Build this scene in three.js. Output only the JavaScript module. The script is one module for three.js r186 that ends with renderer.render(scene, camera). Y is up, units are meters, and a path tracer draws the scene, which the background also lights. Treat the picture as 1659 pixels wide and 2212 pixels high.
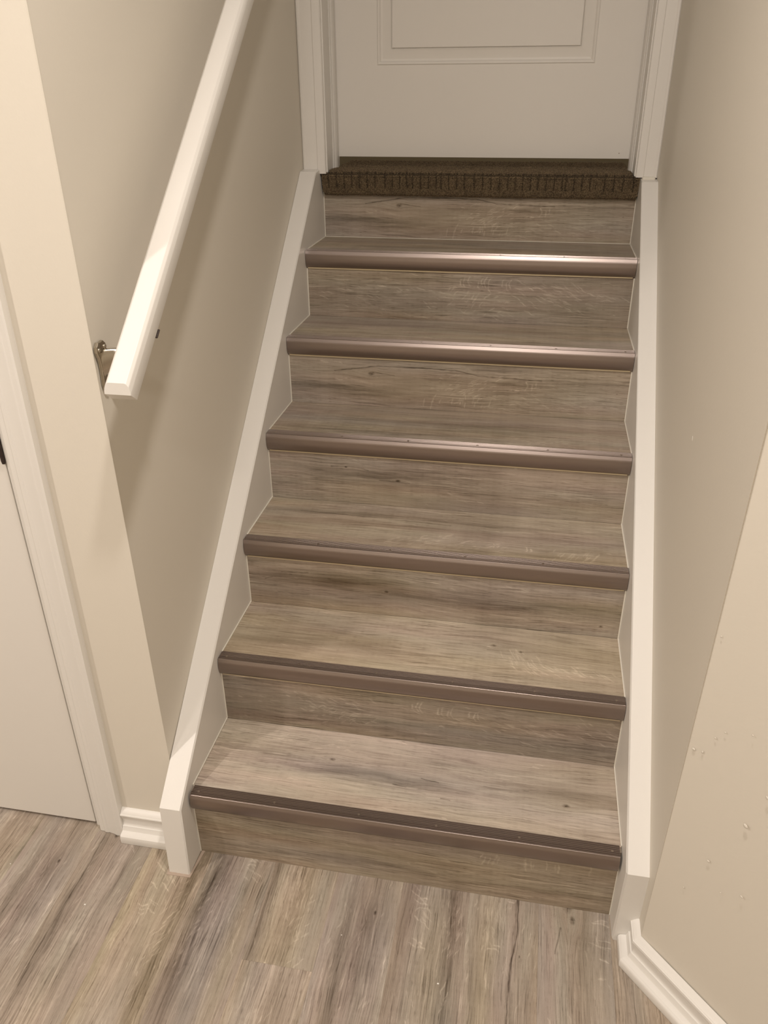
import * as THREE from 'three';
import { mergeGeometries, mergeVertices, toCreasedNormals } from 'three/addons/utils/BufferGeometryUtils.js';
import { RoundedBoxGeometry } from 'three/addons/geometries/RoundedBoxGeometry.js';
import { RectAreaLightUniformsLib } from 'three/addons/lights/RectAreaLightUniformsLib.js';

// ---------------------------------------------------------------- camera, light, exposure
const scene = new THREE.Scene();
scene.background = new THREE.Color(0x000000);
const camera = new THREE.PerspectiveCamera(64.816, 1659 / 2212, 0.05, 30);
camera.rotation.order = 'YXZ';
camera.position.set(0.6661, 1.5906, 1.1867);
camera.rotation.set(-0.4936, 0.1864, -0.0078);
scene.add(camera);
const renderer = new THREE.WebGLRenderer({ antialias: true });
renderer.toneMapping = THREE.LinearToneMapping;
renderer.toneMappingExposure = 1.0;
renderer.shadowMap.enabled = true;
renderer.shadowMap.type = THREE.PCFSoftShadowMap;
RectAreaLightUniformsLib.init();
const CEIL = 2.75;
const LAMP_COLOR = new THREE.Color().setRGB(1.0, 0.915, 0.85);
const LAMP_NITS = 505;
const LAMPS = [                                   // unseen ceiling lamps: x, z, strength, width, ceiling height
  [0.635, 0.50, 1.34, 0.10, CEIL],  // out of view, placed to cast the handrail shadow
  [-1.15, 1.12, 1.75, 0.10, CEIL],  // out of view, placed to light the lower handrail and right wall
  [0.45, 2.30, 0.15, 0.34, CEIL],  // added fill lamp behind the viewer, lifts door and risers
  [-1.00, 2.30, 0.055, 0.34, CEIL],  // added fill lamp behind the viewer, further left
  [0.45, -2.15, 0.8, 0.10, 3.8],                 // unseen, placed in the hall to light the carpet under the top door
];
for (const [x, z, k, w, y] of LAMPS) {
  const l = new THREE.RectAreaLight(LAMP_COLOR, LAMP_NITS * k, w, w);
  l.position.set(x, y - 0.03, z);
  l.rotation.x = -Math.PI / 2;                    // its face looks straight down
  l.name = 'unseen_ceiling_light';
  scene.add(l);
}

// ---------------------------------------------------------------- small helpers
const rng = (seed) => () => { seed |= 0; seed = seed + 0x6D2B79F5 | 0; let t = Math.imul(seed ^ seed >>> 15, 1 | seed); t = t + Math.imul(t ^ t >>> 7, 61 | t) ^ t; return ((t ^ t >>> 14) >>> 0) / 4294967296; };
const used = new Map();
function numbered(name) { const n = used.get(name) || 0; used.set(name, n + 1); return n ? name + '_' + String(n).padStart(3, '0') : name; }
function mesh(name, geo, mat, parent = scene) {
  const m = new THREE.Mesh(geo, mat);
  m.name = numbered(name); m.castShadow = m.receiveShadow = true; parent.add(m);
  return m;
}
function group(name, parent = scene, pos = [0, 0, 0]) { const g = new THREE.Group(); g.name = numbered(name); g.position.set(...pos); parent.add(g); return g; }
function tag(o, label, category, grp) { o.userData.label = label; if (category) o.userData.category = category; if (grp) o.userData.group = grp; return o; }
function struct(o, label) { o.userData.kind = 'structure'; if (label) o.userData.label = label; return o; }
function planarUV(g) {                            // uv in metres, by the way each face points
  g = g.index ? g.toNonIndexed() : g; const p = g.attributes.position, uv = new Float32Array(p.count * 2), a = new THREE.Vector3(), b = new THREE.Vector3(), c = new THREE.Vector3();
  for (let i = 0; i < p.count; i += 3) {
    a.fromBufferAttribute(p, i); b.fromBufferAttribute(p, i + 1); c.fromBufferAttribute(p, i + 2);
    const n = b.clone().sub(a).cross(c.clone().sub(a)), ax = Math.abs(n.x), ay = Math.abs(n.y), az = Math.abs(n.z);
    [a, b, c].forEach((v, k) => { const [s, t] = ax >= ay && ax >= az ? [v.z, v.y] : ay >= az ? [v.x, v.z] : [v.x, v.y]; uv[(i + k) * 2] = s; uv[(i + k) * 2 + 1] = t; });
  }
  g.setAttribute('uv', new THREE.BufferAttribute(uv, 2)); return g;
}
function fromTris(pts, crease = 0.6) {            // flat list of xyz
  let g = new THREE.BufferGeometry(); g.setAttribute('position', new THREE.BufferAttribute(new Float32Array(pts), 3));
  g.computeVertexNormals(); g = toCreasedNormals(g, crease); return planarUV(g);
}
const quadT = (o, a, b, c, d) => o.push(...a, ...b, ...c, ...a, ...c, ...d);
function box(x0, x1, y0, y1, z0, z1, r = 0) {
  const g = r ? new RoundedBoxGeometry(x1 - x0, y1 - y0, z1 - z0, 2, r) : new THREE.BoxGeometry(x1 - x0, y1 - y0, z1 - z0);
  g.translate((x0 + x1) / 2, (y0 + y1) / 2, (z0 + z1) / 2); return planarUV(g);
}
function triangulate(poly) { return THREE.ShapeUtils.triangulateShape(poly.map(([x, y]) => new THREE.Vector2(x, y)), []); }
function prism(bot, top, y0, y1, crease = 0.5) {  // upright solid over a plan outline of [x, z]; counter-clockwise seen with z up
  const o = [], n = bot.length, area = bot.reduce((s, [x, z], i) => { const [u, w] = bot[(i + 1) % n]; return s + x * w - u * z; }, 0);
  if (area < 0) { bot = bot.slice().reverse(); top = top.slice().reverse(); }
  for (let i = 0; i < n; i++) { const j = (i + 1) % n; quadT(o, [bot[j][0], y0, bot[j][1]], [bot[i][0], y0, bot[i][1]], [top[i][0], y1, top[i][1]], [top[j][0], y1, top[j][1]]); }
  for (const [a, b, c] of triangulate(bot)) { for (const i of [a, b, c]) o.push(bot[i][0], y0, bot[i][1]); for (const i of [a, c, b]) o.push(top[i][0], y1, top[i][1]); }
  return fromTris(o, crease);
}
function extrudeX(prof, x0, x1, crease = 0.5) {   // profile of [z, y] swept along x
  let p = prof, n = p.length; const area = p.reduce((s, [z, y], i) => { const [u, w] = p[(i + 1) % n]; return s + (-z) * w - (-u) * y; }, 0);
  if (area < 0) p = p.slice().reverse();
  const o = [];
  for (let i = 0; i < n; i++) { const [za, ya] = p[i], [zb, yb] = p[(i + 1) % n]; quadT(o, [x0, ya, za], [x0, yb, zb], [x1, yb, zb], [x1, ya, za]); }
  // winding of the sides follows the outline; ends are triangulated
  const q = p.map(([z, y]) => [-z, y]);
  for (const [a, b, c] of triangulate(q)) { for (const i of [a, b, c]) o.push(x1, p[i][1], p[i][0]); for (const i of [a, c, b]) o.push(x0, p[i][1], p[i][0]); }
  return fix(fromTris(o, crease));
}
function fix(g) {                                 // turns a closed solid right side out
  const p = g.attributes.position; let v = 0;
  for (let i = 0; i < p.count; i += 3) { const [a, b, c] = [0, 1, 2].map((k) => new THREE.Vector3().fromBufferAttribute(p, i + k)); v += a.dot(b.cross(c)); }
  if (v < 0) { for (const k of Object.keys(g.attributes)) { const t = g.attributes[k], s = t.itemSize; for (let i = 0; i < t.count; i += 3) for (let d = 0; d < s; d++) { const u = t.array[(i + 1) * s + d]; t.array[(i + 1) * s + d] = t.array[(i + 2) * s + d]; t.array[(i + 2) * s + d] = u; } } const nn = g.attributes.normal; for (let i = 0; i < nn.array.length; i++) nn.array[i] *= 1; g.deleteAttribute('normal'); g.computeVertexNormals(); g = toCreasedNormals(g, 0.6); }
  return g;
}
function sweep(prof, path, side, crease = 0.6) {  // profile [d, y] carried along plan path [x, z]; d grows to the chosen side; mitred
  const o = [], n = path.length, rings = [];
  for (let i = 0; i < n; i++) {
    const dir = (a, b) => { const l = Math.hypot(b[0] - a[0], b[1] - a[1]); return [(b[0] - a[0]) / l, (b[1] - a[1]) / l]; };
    const d0 = i ? dir(path[i - 1], path[i]) : dir(path[i], path[i + 1]), d1 = i < n - 1 ? dir(path[i], path[i + 1]) : d0;
    const n0 = [-d0[1] * side, d0[0] * side], n1 = [-d1[1] * side, d1[0] * side]; let m = [n0[0] + n1[0], n0[1] + n1[1]]; const l = Math.hypot(...m); m = m.map((v) => v / l);
    const k = 1 / (m[0] * n0[0] + m[1] * n0[1]);
    rings.push(prof.map(([d, y]) => [path[i][0] + m[0] * d * k, y, path[i][1] + m[1] * d * k]));
  }
  const P = prof.length;
  for (let i = 0; i < n - 1; i++) for (let j = 0; j < P; j++) { const k = (j + 1) % P; quadT(o, rings[i][j], rings[i][k], rings[i + 1][k], rings[i + 1][j]); }
  const tr = triangulate(prof), A = rings[0], B = rings[n - 1];
  for (const [a, b, c] of tr) { o.push(...A[a], ...A[c], ...A[b]); o.push(...B[a], ...B[b], ...B[c]); }
  return fix(fromTris(o, crease));
}

// ---------------------------------------------------------------- procedural noise and textures
function hash(x, y, s) { let h = Math.imul(x, 374761393) + Math.imul(y, 668265263) + Math.imul(s, 1274126177) | 0; h = Math.imul(h ^ h >>> 13, 1103515245); h ^= h >>> 16; return (h >>> 0) / 4294967296; }
function noise(x, y, s) {
  const i = Math.floor(x), j = Math.floor(y); let u = x - i, v = y - j; u = u * u * (3 - 2 * u); v = v * v * (3 - 2 * v);
  const a = hash(i, j, s), b = hash(i + 1, j, s), c = hash(i, j + 1, s), d = hash(i + 1, j + 1, s);
  return a + (b - a) * u + (c - a) * v + (a - b - c + d) * u * v;
}
const fbm = (x, y, s) => (noise(x, y, s) + 0.5 * noise(x * 2.1, y * 2.1, s + 7) + 0.25 * noise(x * 4.3, y * 4.3, s + 13)) / 1.75;
function dataTex(w, h, data, srgb, rep) {
  const t = new THREE.DataTexture(data, w, h, THREE.RGBAFormat); t.magFilter = THREE.LinearFilter; t.minFilter = THREE.LinearMipmapLinearFilter; t.generateMipmaps = true;
  if (srgb) t.colorSpace = THREE.SRGBColorSpace;
  t.wrapS = t.wrapT = THREE.RepeatWrapping; if (rep) t.repeat.set(...rep); t.needsUpdate = true; return t;
}
// rolled wall paint: a fine stipple, repeated every 0.4 m
function stippleTex(seed) {
  const N = 512, d = new Uint8Array(N * N * 4);
  const wrap = (f, s) => (x, y) => { const g = (a, b) => hash(((a % f) + f) % f, ((b % f) + f) % f, s), X = x * f, Y = y * f, i = Math.floor(X), j = Math.floor(Y); let u = X - i, v = Y - j; u = u * u * (3 - 2 * u); v = v * v * (3 - 2 * v); return g(i, j) * (1 - u) * (1 - v) + g(i + 1, j) * u * (1 - v) + g(i, j + 1) * (1 - u) * v + g(i + 1, j + 1) * u * v; };
  const a = wrap(180, seed), b = wrap(90, seed + 1), c = wrap(24, seed + 2);
  for (let j = 0; j < N; j++) for (let i = 0; i < N; i++) { const x = i / N, y = j / N, v = 255 * (0.45 * a(x, y) + 0.35 * b(x, y) + 0.2 * c(x, y)), k = (j * N + i) * 4; d[k] = d[k + 1] = d[k + 2] = v; d[k + 3] = 255; }
  return dataTex(N, N, d, false, [2.5, 2.5]);
}
const STIPPLE = stippleTex(5);

// printed oak board: u runs along the grain
function oakTex(o) {
  const S = o.scale || 2100, L = o.L, H = o.H, w = Math.min(2048, Math.round(L * S)), h = Math.round(H * S), s = o.seed, R = rng(s * 7919 + 3);
  const lit = new Float32Array(w * h), dark = new Float32Array(w * h);
  const stamp = (buf, x, y, r, a) => {
    const px = x / L * w, py = y / H * h, pr = Math.max(0.6, r * S), q = Math.ceil(pr * 1.6);
    for (let j = Math.max(0, Math.floor(py - q)); j <= Math.min(h - 1, py + q); j++) for (let i = Math.max(0, Math.floor(px - q)); i <= Math.min(w - 1, px + q); i++) {
      const d2 = ((i - px) ** 2 + (j - py) ** 2) / (pr * pr), v = a * Math.exp(-d2 * 1.3); if (v > buf[j * w + i]) buf[j * w + i] = v;
    }
  };
  const stroke = (buf, x, y, ang, len, wid, a, bend = 0, wob = 0.25) => {
    const n = Math.max(3, Math.ceil(len * S / 1.2)); let cx = x - Math.cos(ang) * len / 2, cy = y - Math.sin(ang) * len / 2; const ph = R() * 9;
    for (let k = 0; k <= n; k++) { const t = k / n, an = ang + bend * (t - 0.5) + wob * Math.sin(ph + t * 9 + Math.sin(t * 17 + ph)); cx += Math.cos(an) * len / n; cy += Math.sin(an) * len / n; stamp(buf, cx, cy, wid * (0.35 + 0.9 * Math.sin(Math.PI * Math.min(1, 0.08 + t * 0.92))), a * (0.65 + 0.35 * noise(t * 6, ph, s))); }
  };
  const poly = (buf, pts, wid, a) => { for (let k = 0; k < pts.length - 1; k++) { const [x0, y0] = pts[k], [x1, y1] = pts[k + 1], n = Math.ceil(Math.hypot(x1 - x0, y1 - y0) * S / 1.2); for (let i = 0; i <= n; i++) { const t = i / n, X = x0 + (x1 - x0) * t; stamp(buf, X, y0 + (y1 - y0) * t + 0.0012 * (noise(X * 90, k, s) - 0.5), wid * (0.5 + noise(X * 60, 3, s)), a * (0.55 + 0.45 * noise(X * 130, 5, s))); } } };
  for (const f of o.flecks || []) {               // [x, y, spread x, spread y, count, angle, length, width, strength]
    const [fx, fy, sx, sy, n, ang, len, wid, a] = f;
    for (let k = 0; k < n; k++) { const X = fx + (R() + R() - 1) * sx, Y = fy + (R() + R() - 1) * sy; stroke(lit, X, Y, ang + (R() - 0.5) * 0.25 + 0.7 * (noise(X * 14, Y * 18, s) - 0.5), 1.35 * len * (0.4 + R() * 0.95), 1.75 * wid * (0.6 + R() * 0.8), a * (0.55 + R() * 0.6), (noise(X * 20, Y * 20, s + 3) - 0.5) * 1.6); }
  }
  for (const [cx, cy, r, n, open] of o.loops || []) for (let k = 0; k < n; k++) {   // nested light hooks of the ray figure
    const rr = r * (0.55 + 0.5 * k / n) * (0.85 + 0.3 * R()), a0 = -1.45 + R() * 0.5, a1 = 0.9 + R() * 0.55, ox = -open * 0.013 * k + (R() - 0.5) * 0.004, oy = (R() - 0.5) * 0.008, ph = R() * 9;
    for (let t = a0; t <= a1; t += 0.02) stamp(lit, cx + ox + open * rr * Math.cos(t) * 0.75 + 0.0009 * Math.sin(t * 5 + ph), cy + oy + rr * Math.sin(t) * 0.95 + 0.0005 * Math.sin(t * 8 + ph), 0.0017 * (0.55 + noise(t * 3, ph, s)), (0.35 + 0.5 * noise(t * 4, k + ph, s)) * Math.max(0, Math.min(1, (t - a0) * 2, (a1 - t) * 2)));
  }
  for (let k = 0; k < ((o.scatter ?? 60) * 0.5); k++) stroke(lit, R() * L, R() * H, (o.tilt || -0.18) + (R() - 0.5) * 0.35, 0.006 + R() * 0.024, 0.0007 + R() * 0.0009, 0.2 + R() * 0.5, (R() - 0.5) * 0.8);
  for (const [pts, wid, a] of o.cracks || []) poly(dark, pts, wid, a);
  for (let k = 0; k < 10; k++) { const x = R() * L, y = R() * H; poly(dark, [[x, y], [x + 0.004 + R() * 0.012, y + (R() - 0.5) * 0.003]], 0.0006, 0.25 + R() * 0.35); }
  const knots = o.knots || [], d = new Uint8Array(w * h * 4), streaks = o.streaks || [];
  const tone = o.tone ?? 0, warm = o.warm ?? 0;
  for (let j = 0; j < h; j++) for (let i = 0; i < w; i++) {
    const x = (i + 0.5) / w * L, y = (j + 0.5) / h * H; let yy = y, kd = 0, kr = 0;
    for (const [kx, ky, r] of knots) { const dx = (x - kx) / (r * 4.5), dy = y - ky, e = Math.exp(-dx * dx); yy -= Math.sign(dy) * r * 1.6 * e * Math.exp(-Math.abs(dy) / (r * 2.2)); const q = Math.hypot((x - kx) / 1.5, dy * (1 + 0.3 * noise(x * 200, y * 200, s))) / r; if (q < 1.9) { kd = Math.max(kd, Math.max(0, 1.15 - q) * (0.45 + 0.75 * noise(x * 320, y * 420, s))); kr = Math.max(kr, (1.9 - q) / 1.9); } }
    const yw = yy + 0.012 * (noise(x * 3.1, y * 8, s) - 0.5) + 0.0046 * (noise(x * 13, y * 34, s + 1) - 0.5) + 0.0014 * (noise(x * 42, y * 100, s + 2) - 0.5);
    const band = fbm(x * 2.4, yw * 24, s + 20) - 0.5, b2 = noise(x * 5, yw * 90, s + 30) - 0.5, hue = noise(x * 3.4, yw * 24, s + 40) - 0.5, hue2 = noise(x * 5, yw * 40, s + 45) - 0.5;
    const g0 = noise(x * 9, yw * 210, s + 48) - 0.5, g1 = noise(x * 20, yw * 430, s + 50) - 0.5, g2 = noise(x * 42, yw * 820, s + 60) - 0.5, patch = fbm(x * 9, y * 20, s + 70) - 0.5;
    const dens = 0.55 + 0.9 * noise(x * 6, y * 14, s + 75), p1 = noise(x * 15, yw * 780, s + 80), p2 = noise(x * 70, yw * 1500, s + 81), li = noise(x * 19, yw * 560, s + 85), mott = hash(i, j, s) - 0.5;
    const pores = (p1 > 0.66 ? (p1 - 0.66) * 2.9 : 0) + (p2 > 0.7 ? (p2 - 0.7) * 2.6 : 0), lines = li > 0.66 ? (li - 0.66) * 3 : 0;
    let v = tone + 6 + 22 * band + 10 * b2 + 17 * patch + dens * (10 * g0 + 12 * g1 + 8 * g2 - 33 * pores + 17 * lines) + 9 * mott;
    for (const [sx, sy, lx, ly, a] of streaks) { const e = Math.exp(-(((x - sx) / lx) ** 2) - (((yw - sy) / ly) ** 2)); if (e > 0.01) v -= 0.95 * a * e * (0.25 + 1.1 * noise(x * 13, yw * 190, s + 100)); }
    v += 38 * lit[j * w + i] * (0.7 + 0.6 * noise(x * 60, y * 160, s + 110)) - 72 * dark[j * w + i] - 74 * kd + 8 * kr * (noise(x * 40, yw * 500, s + 120) - 0.2);
    const k = (j * w + i) * 4, hw = 9 * hue + warm, pk = 4 * hue2;
    d[k] = Math.max(20, Math.min(245, 163 + v + pk + hw * 0.5)); d[k + 1] = Math.max(18, Math.min(245, 151 + v * 0.985 - pk * 0.35 + hw * 0.2)); d[k + 2] = Math.max(16, Math.min(245, 138 + v * 0.95 - hw * 0.8)); d[k + 3] = 255;
  }
  const t = dataTex(w, h, d, true); t.wrapS = t.wrapT = THREE.ClampToEdgeWrapping; t.anisotropy = 8; return t;
}
const oakMat = (o, rough = 0.5) => new THREE.MeshPhysicalMaterial({ map: oakTex(o), roughness: rough, specularIntensity: 0.6, name: 'printed_oak' });

// ---------------------------------------------------------------- materials
const M = {
  wall: new THREE.MeshPhysicalMaterial({ color: new THREE.Color().setRGB(0.70, 0.655, 0.57), roughness: 0.52, specularIntensity: 0.55, bumpMap: STIPPLE, bumpScale: 0.00012 }),
  ceiling: new THREE.MeshStandardMaterial({ color: new THREE.Color().setRGB(0.86, 0.845, 0.81), roughness: 0.9 }),
  trim: new THREE.MeshPhysicalMaterial({ color: new THREE.Color().setRGB(0.755, 0.73, 0.685), roughness: 0.36, specularIntensity: 0.7, bumpMap: STIPPLE, bumpScale: 0.00008 }),
  door: new THREE.MeshPhysicalMaterial({ color: new THREE.Color().setRGB(0.735, 0.705, 0.655), roughness: 0.45, specularIntensity: 0.6, bumpMap: STIPPLE, bumpScale: 0.00006 }),
  caulk: new THREE.MeshStandardMaterial({ color: new THREE.Color().setRGB(0.74, 0.70, 0.61), roughness: 0.6 }),
  nosing: new THREE.MeshPhysicalMaterial({ color: new THREE.Color().setRGB(0.325, 0.272, 0.248), metalness: 1.0, roughness: 0.32 }),
  strip: new THREE.MeshStandardMaterial({ color: new THREE.Color().setRGB(0.66, 0.555, 0.36), roughness: 0.7 }),
  nickel: new THREE.MeshPhysicalMaterial({ color: new THREE.Color().setRGB(0.50, 0.455, 0.38), metalness: 1, roughness: 0.22 }),
  steel: new THREE.MeshStandardMaterial({ color: new THREE.Color().setRGB(0.44, 0.385, 0.34), metalness: 1, roughness: 0.3 }),
  dark: new THREE.MeshStandardMaterial({ color: new THREE.Color().setRGB(0.05, 0.043, 0.036), roughness: 0.8 }),
  bronze: new THREE.MeshStandardMaterial({ color: new THREE.Color().setRGB(0.06, 0.045, 0.04), metalness: 0.7, roughness: 0.45 }),
  subfloor: new THREE.MeshStandardMaterial({ color: new THREE.Color().setRGB(0.14, 0.11, 0.085), roughness: 0.9 }),
  carpetBack: new THREE.MeshStandardMaterial({ color: new THREE.Color().setRGB(0.035, 0.025, 0.013), roughness: 1 }),
  hallCarpet: new THREE.MeshStandardMaterial({ color: new THREE.Color().setRGB(0.075, 0.055, 0.022), roughness: 1, bumpMap: STIPPLE, bumpScale: 0.002 }),
  tuft: new THREE.MeshStandardMaterial({ color: 0xffffff, roughness: 1 }),
  glow: new THREE.MeshStandardMaterial({ color: 0xffffff, emissive: new THREE.Color().setRGB(1, 0.85, 0.70), emissiveIntensity: 3, roughness: 0.6 }),
  filler: new THREE.MeshStandardMaterial({ color: new THREE.Color().setRGB(0.40, 0.315, 0.25), roughness: 0.8 }),
};

// ---------------------------------------------------------------- measures of the stair (metres)
const W = 0.9304, RISE = 0.19, RUN = 0.2309, H1 = 0.202, TOP = H1 + 6 * RISE;      // seven risers; TOP is the landing
const WL = -0.049, WR = 0.9745, ZF = -0.02, ZD = -1.36;                             // wall faces: left, right, front, behind the top door casing
const ty = (i) => H1 + i * RISE;                                                    // top of tread i (0 = lowest)

// ---------------------------------------------------------------- room shell
{
  const lean = 0.012;                                                               // the left corner leans a little into the wall
  const lw = [[WL, ZF], [WL, -1.62], [WL - 0.1, -1.62], [WL - 0.1, ZF - 0.1]], lwt = [[WL - lean * 2, ZF + 0.006], [WL - 0.002, -1.62], [WL - 0.1 - lean, -1.62], [WL - 0.1 - lean * 2, ZF - 0.1]];
  struct(mesh('wall_left', prism(lw, lwt, 0, 3.8), M.wall), 'pale beige stairwell wall carrying the handrail');
  const fw = [[WL, ZF], [WL - 0.1, ZF - 0.1], [-0.262, ZF - 0.1], [-0.262, ZF]], fwt = [[WL - lean * 1.25, ZF + 0.004], [WL - 0.1 - lean * 1.25, ZF - 0.1], [-0.262, ZF - 0.1], [-0.262, ZF]];
  struct(mesh('wall_front', prism(fw, fwt, 0, CEIL), M.wall), 'narrow cream wall between the closet door and the stair');
  struct(mesh('wall_front_left', box(-2.3, -1.06, 0, CEIL, ZF - 0.1, ZF), M.wall));
  struct(mesh('wall_front_upper', box(-1.06, -0.262, 2.06, CEIL, ZF - 0.1, ZF), M.wall));
  const dx = 0.676, dz = 0.737, zc0 = 0.097, zc1 = 0.184, far = 1.9, nx = 0.737, nz = -0.676;
  const rb = [[WR, -1.62], [WR, zc0], [WR + 0.1, zc0 - 0.1], [WR + 0.1, -1.62]], rt = [[WR, -1.62], [WR, zc1 + 0.05], [WR + 0.1, zc1 - 0.06], [WR + 0.1, -1.62]];
  struct(mesh('wall_right', prism(rb, rt, 0, 3.8), M.wall), 'pale beige wall along the right side of the stair');
  const ab = [[WR, zc0], [WR + dx * far, zc0 + dz * far], [WR + dx * far + nx * 0.1, zc0 + dz * far + nz * 0.1], [WR + 0.1, zc0 - 0.1]];
  const at = [[WR, zc1], [WR + dx * far, zc0 + dz * far], [WR + dx * far + nx * 0.1, zc0 + dz * far + nz * 0.1], [WR + 0.1, zc1 - 0.1]];
  const aw = mesh('wall_right_angled', prism(ab, at, 0, CEIL), M.wall); struct(aw, 'smooth beige wall turning away at the lower right');
  const bump = new THREE.SphereGeometry(1, 10, 6);
  const R = rng(77);
  for (const [s, y, k] of [[0.010, 0.849, .5], [0.055, 0.688, .5], [0.042, 0.665, .6], [0.027, 0.621, .8], [0.011, 0.614, 1], [0.097, 0.717, .5], [0.127, 0.544, 1.3], [0.145, 0.626, 1], [0.086, 0.412, .9], [0.121, 0.368, .5], [0.155, 0.398, .8], [0.057, 0.306, .6]]) {
    const m = mesh('paint_bump', bump, M.wall, aw); const z0 = zc0 + 0.036 * y; m.position.set(WR + dx * s, y, z0 + dz * s); m.rotation.set(0, -0.83, R() * 3); m.scale.set(0.0034 * k, 0.0024 * k, 0.0013 * k);
  }
  const chip = mesh('paint_chip', bump, M.trim, scene.getObjectByName('wall_right')); chip.position.set(WR, 0.9965, -0.2795); chip.rotation.x = -0.25; chip.scale.set(0.0006, 0.005, 0.0012);
  struct(mesh('wall_right_far', box(WR + dx * far, WR + dx * far + 0.1, 0, CEIL, zc0 + dz * far - 0.02, 3.5), M.wall));
  struct(mesh('wall_rear', box(-2.4, WR + dx * far + 0.1, 0, CEIL, 3.5, 3.6), M.wall));
  struct(mesh('wall_far_left', box(-2.4, -2.3, 0, CEIL, ZF - 0.1, 3.5), M.wall));
  struct(mesh('wall_header', box(WL - 0.1, WR + 0.1, CEIL, 3.8, ZF - 0.1, ZF), M.wall));
  const ceil = [[-2.4, ZF], [WL, ZF], [WR + 0.1, ZF], [WR + dx * far + 0.1, zc0 + dz * far], [WR + dx * far + 0.1, 3.6], [-2.4, 3.6]];
  struct(mesh('ceiling', prism(ceil, ceil, CEIL, CEIL + 0.1), M.ceiling));  // out of view; height and whiteness chosen to spread the lamp light
  struct(mesh('ceiling_stairwell', box(WL - 0.2, WR + 0.2, 3.8, 3.9, -2.8, ZF), M.ceiling));
  struct(mesh('wall_beyond_door', mergeGeometries([box(WL - 0.1, WR + 0.1, 1.2, 3.8, -2.8, -2.7), box(WL - 0.2, WL - 0.1, 1.2, 3.8, -2.8, -1.62), box(WR + 0.1, WR + 0.2, 1.2, 3.8, -2.8, -1.62)]), M.wall));
  struct(mesh('floor_hall', box(WL - 0.1, WR + 0.1, TOP - 0.06, TOP - 0.009, -2.8, -1.49), M.hallCarpet), 'dark carpeted floor beyond the top door');
  // wall with the top door: two piers and a lintel
  const wb = group('wall_back'); struct(wb, 'end wall of the stairwell around the top door');
  mesh('pier', box(WL, 0.004, TOP - 0.005, 3.8, -1.48, ZD), M.wall, wb); mesh('pier', box(0.932, WR, TOP - 0.005, 3.8, -1.48, ZD), M.wall, wb); mesh('lintel', box(0.004, 0.932, 3.45, 3.8, -1.48, ZD), M.wall, wb);
  // closet behind the left door
  struct(mesh('wall_closet', mergeGeometries([box(-1.06, -0.262, 0, 2.06, -0.5, -0.45), box(-1.11, -1.06, 0, 2.06, -0.5, -0.12), box(-0.262, -0.212, 0, 2.06, -0.5, -0.12), box(-1.11, -0.212, 2.06, 2.11, -0.5, -0.12)]), M.dark));
}

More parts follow.
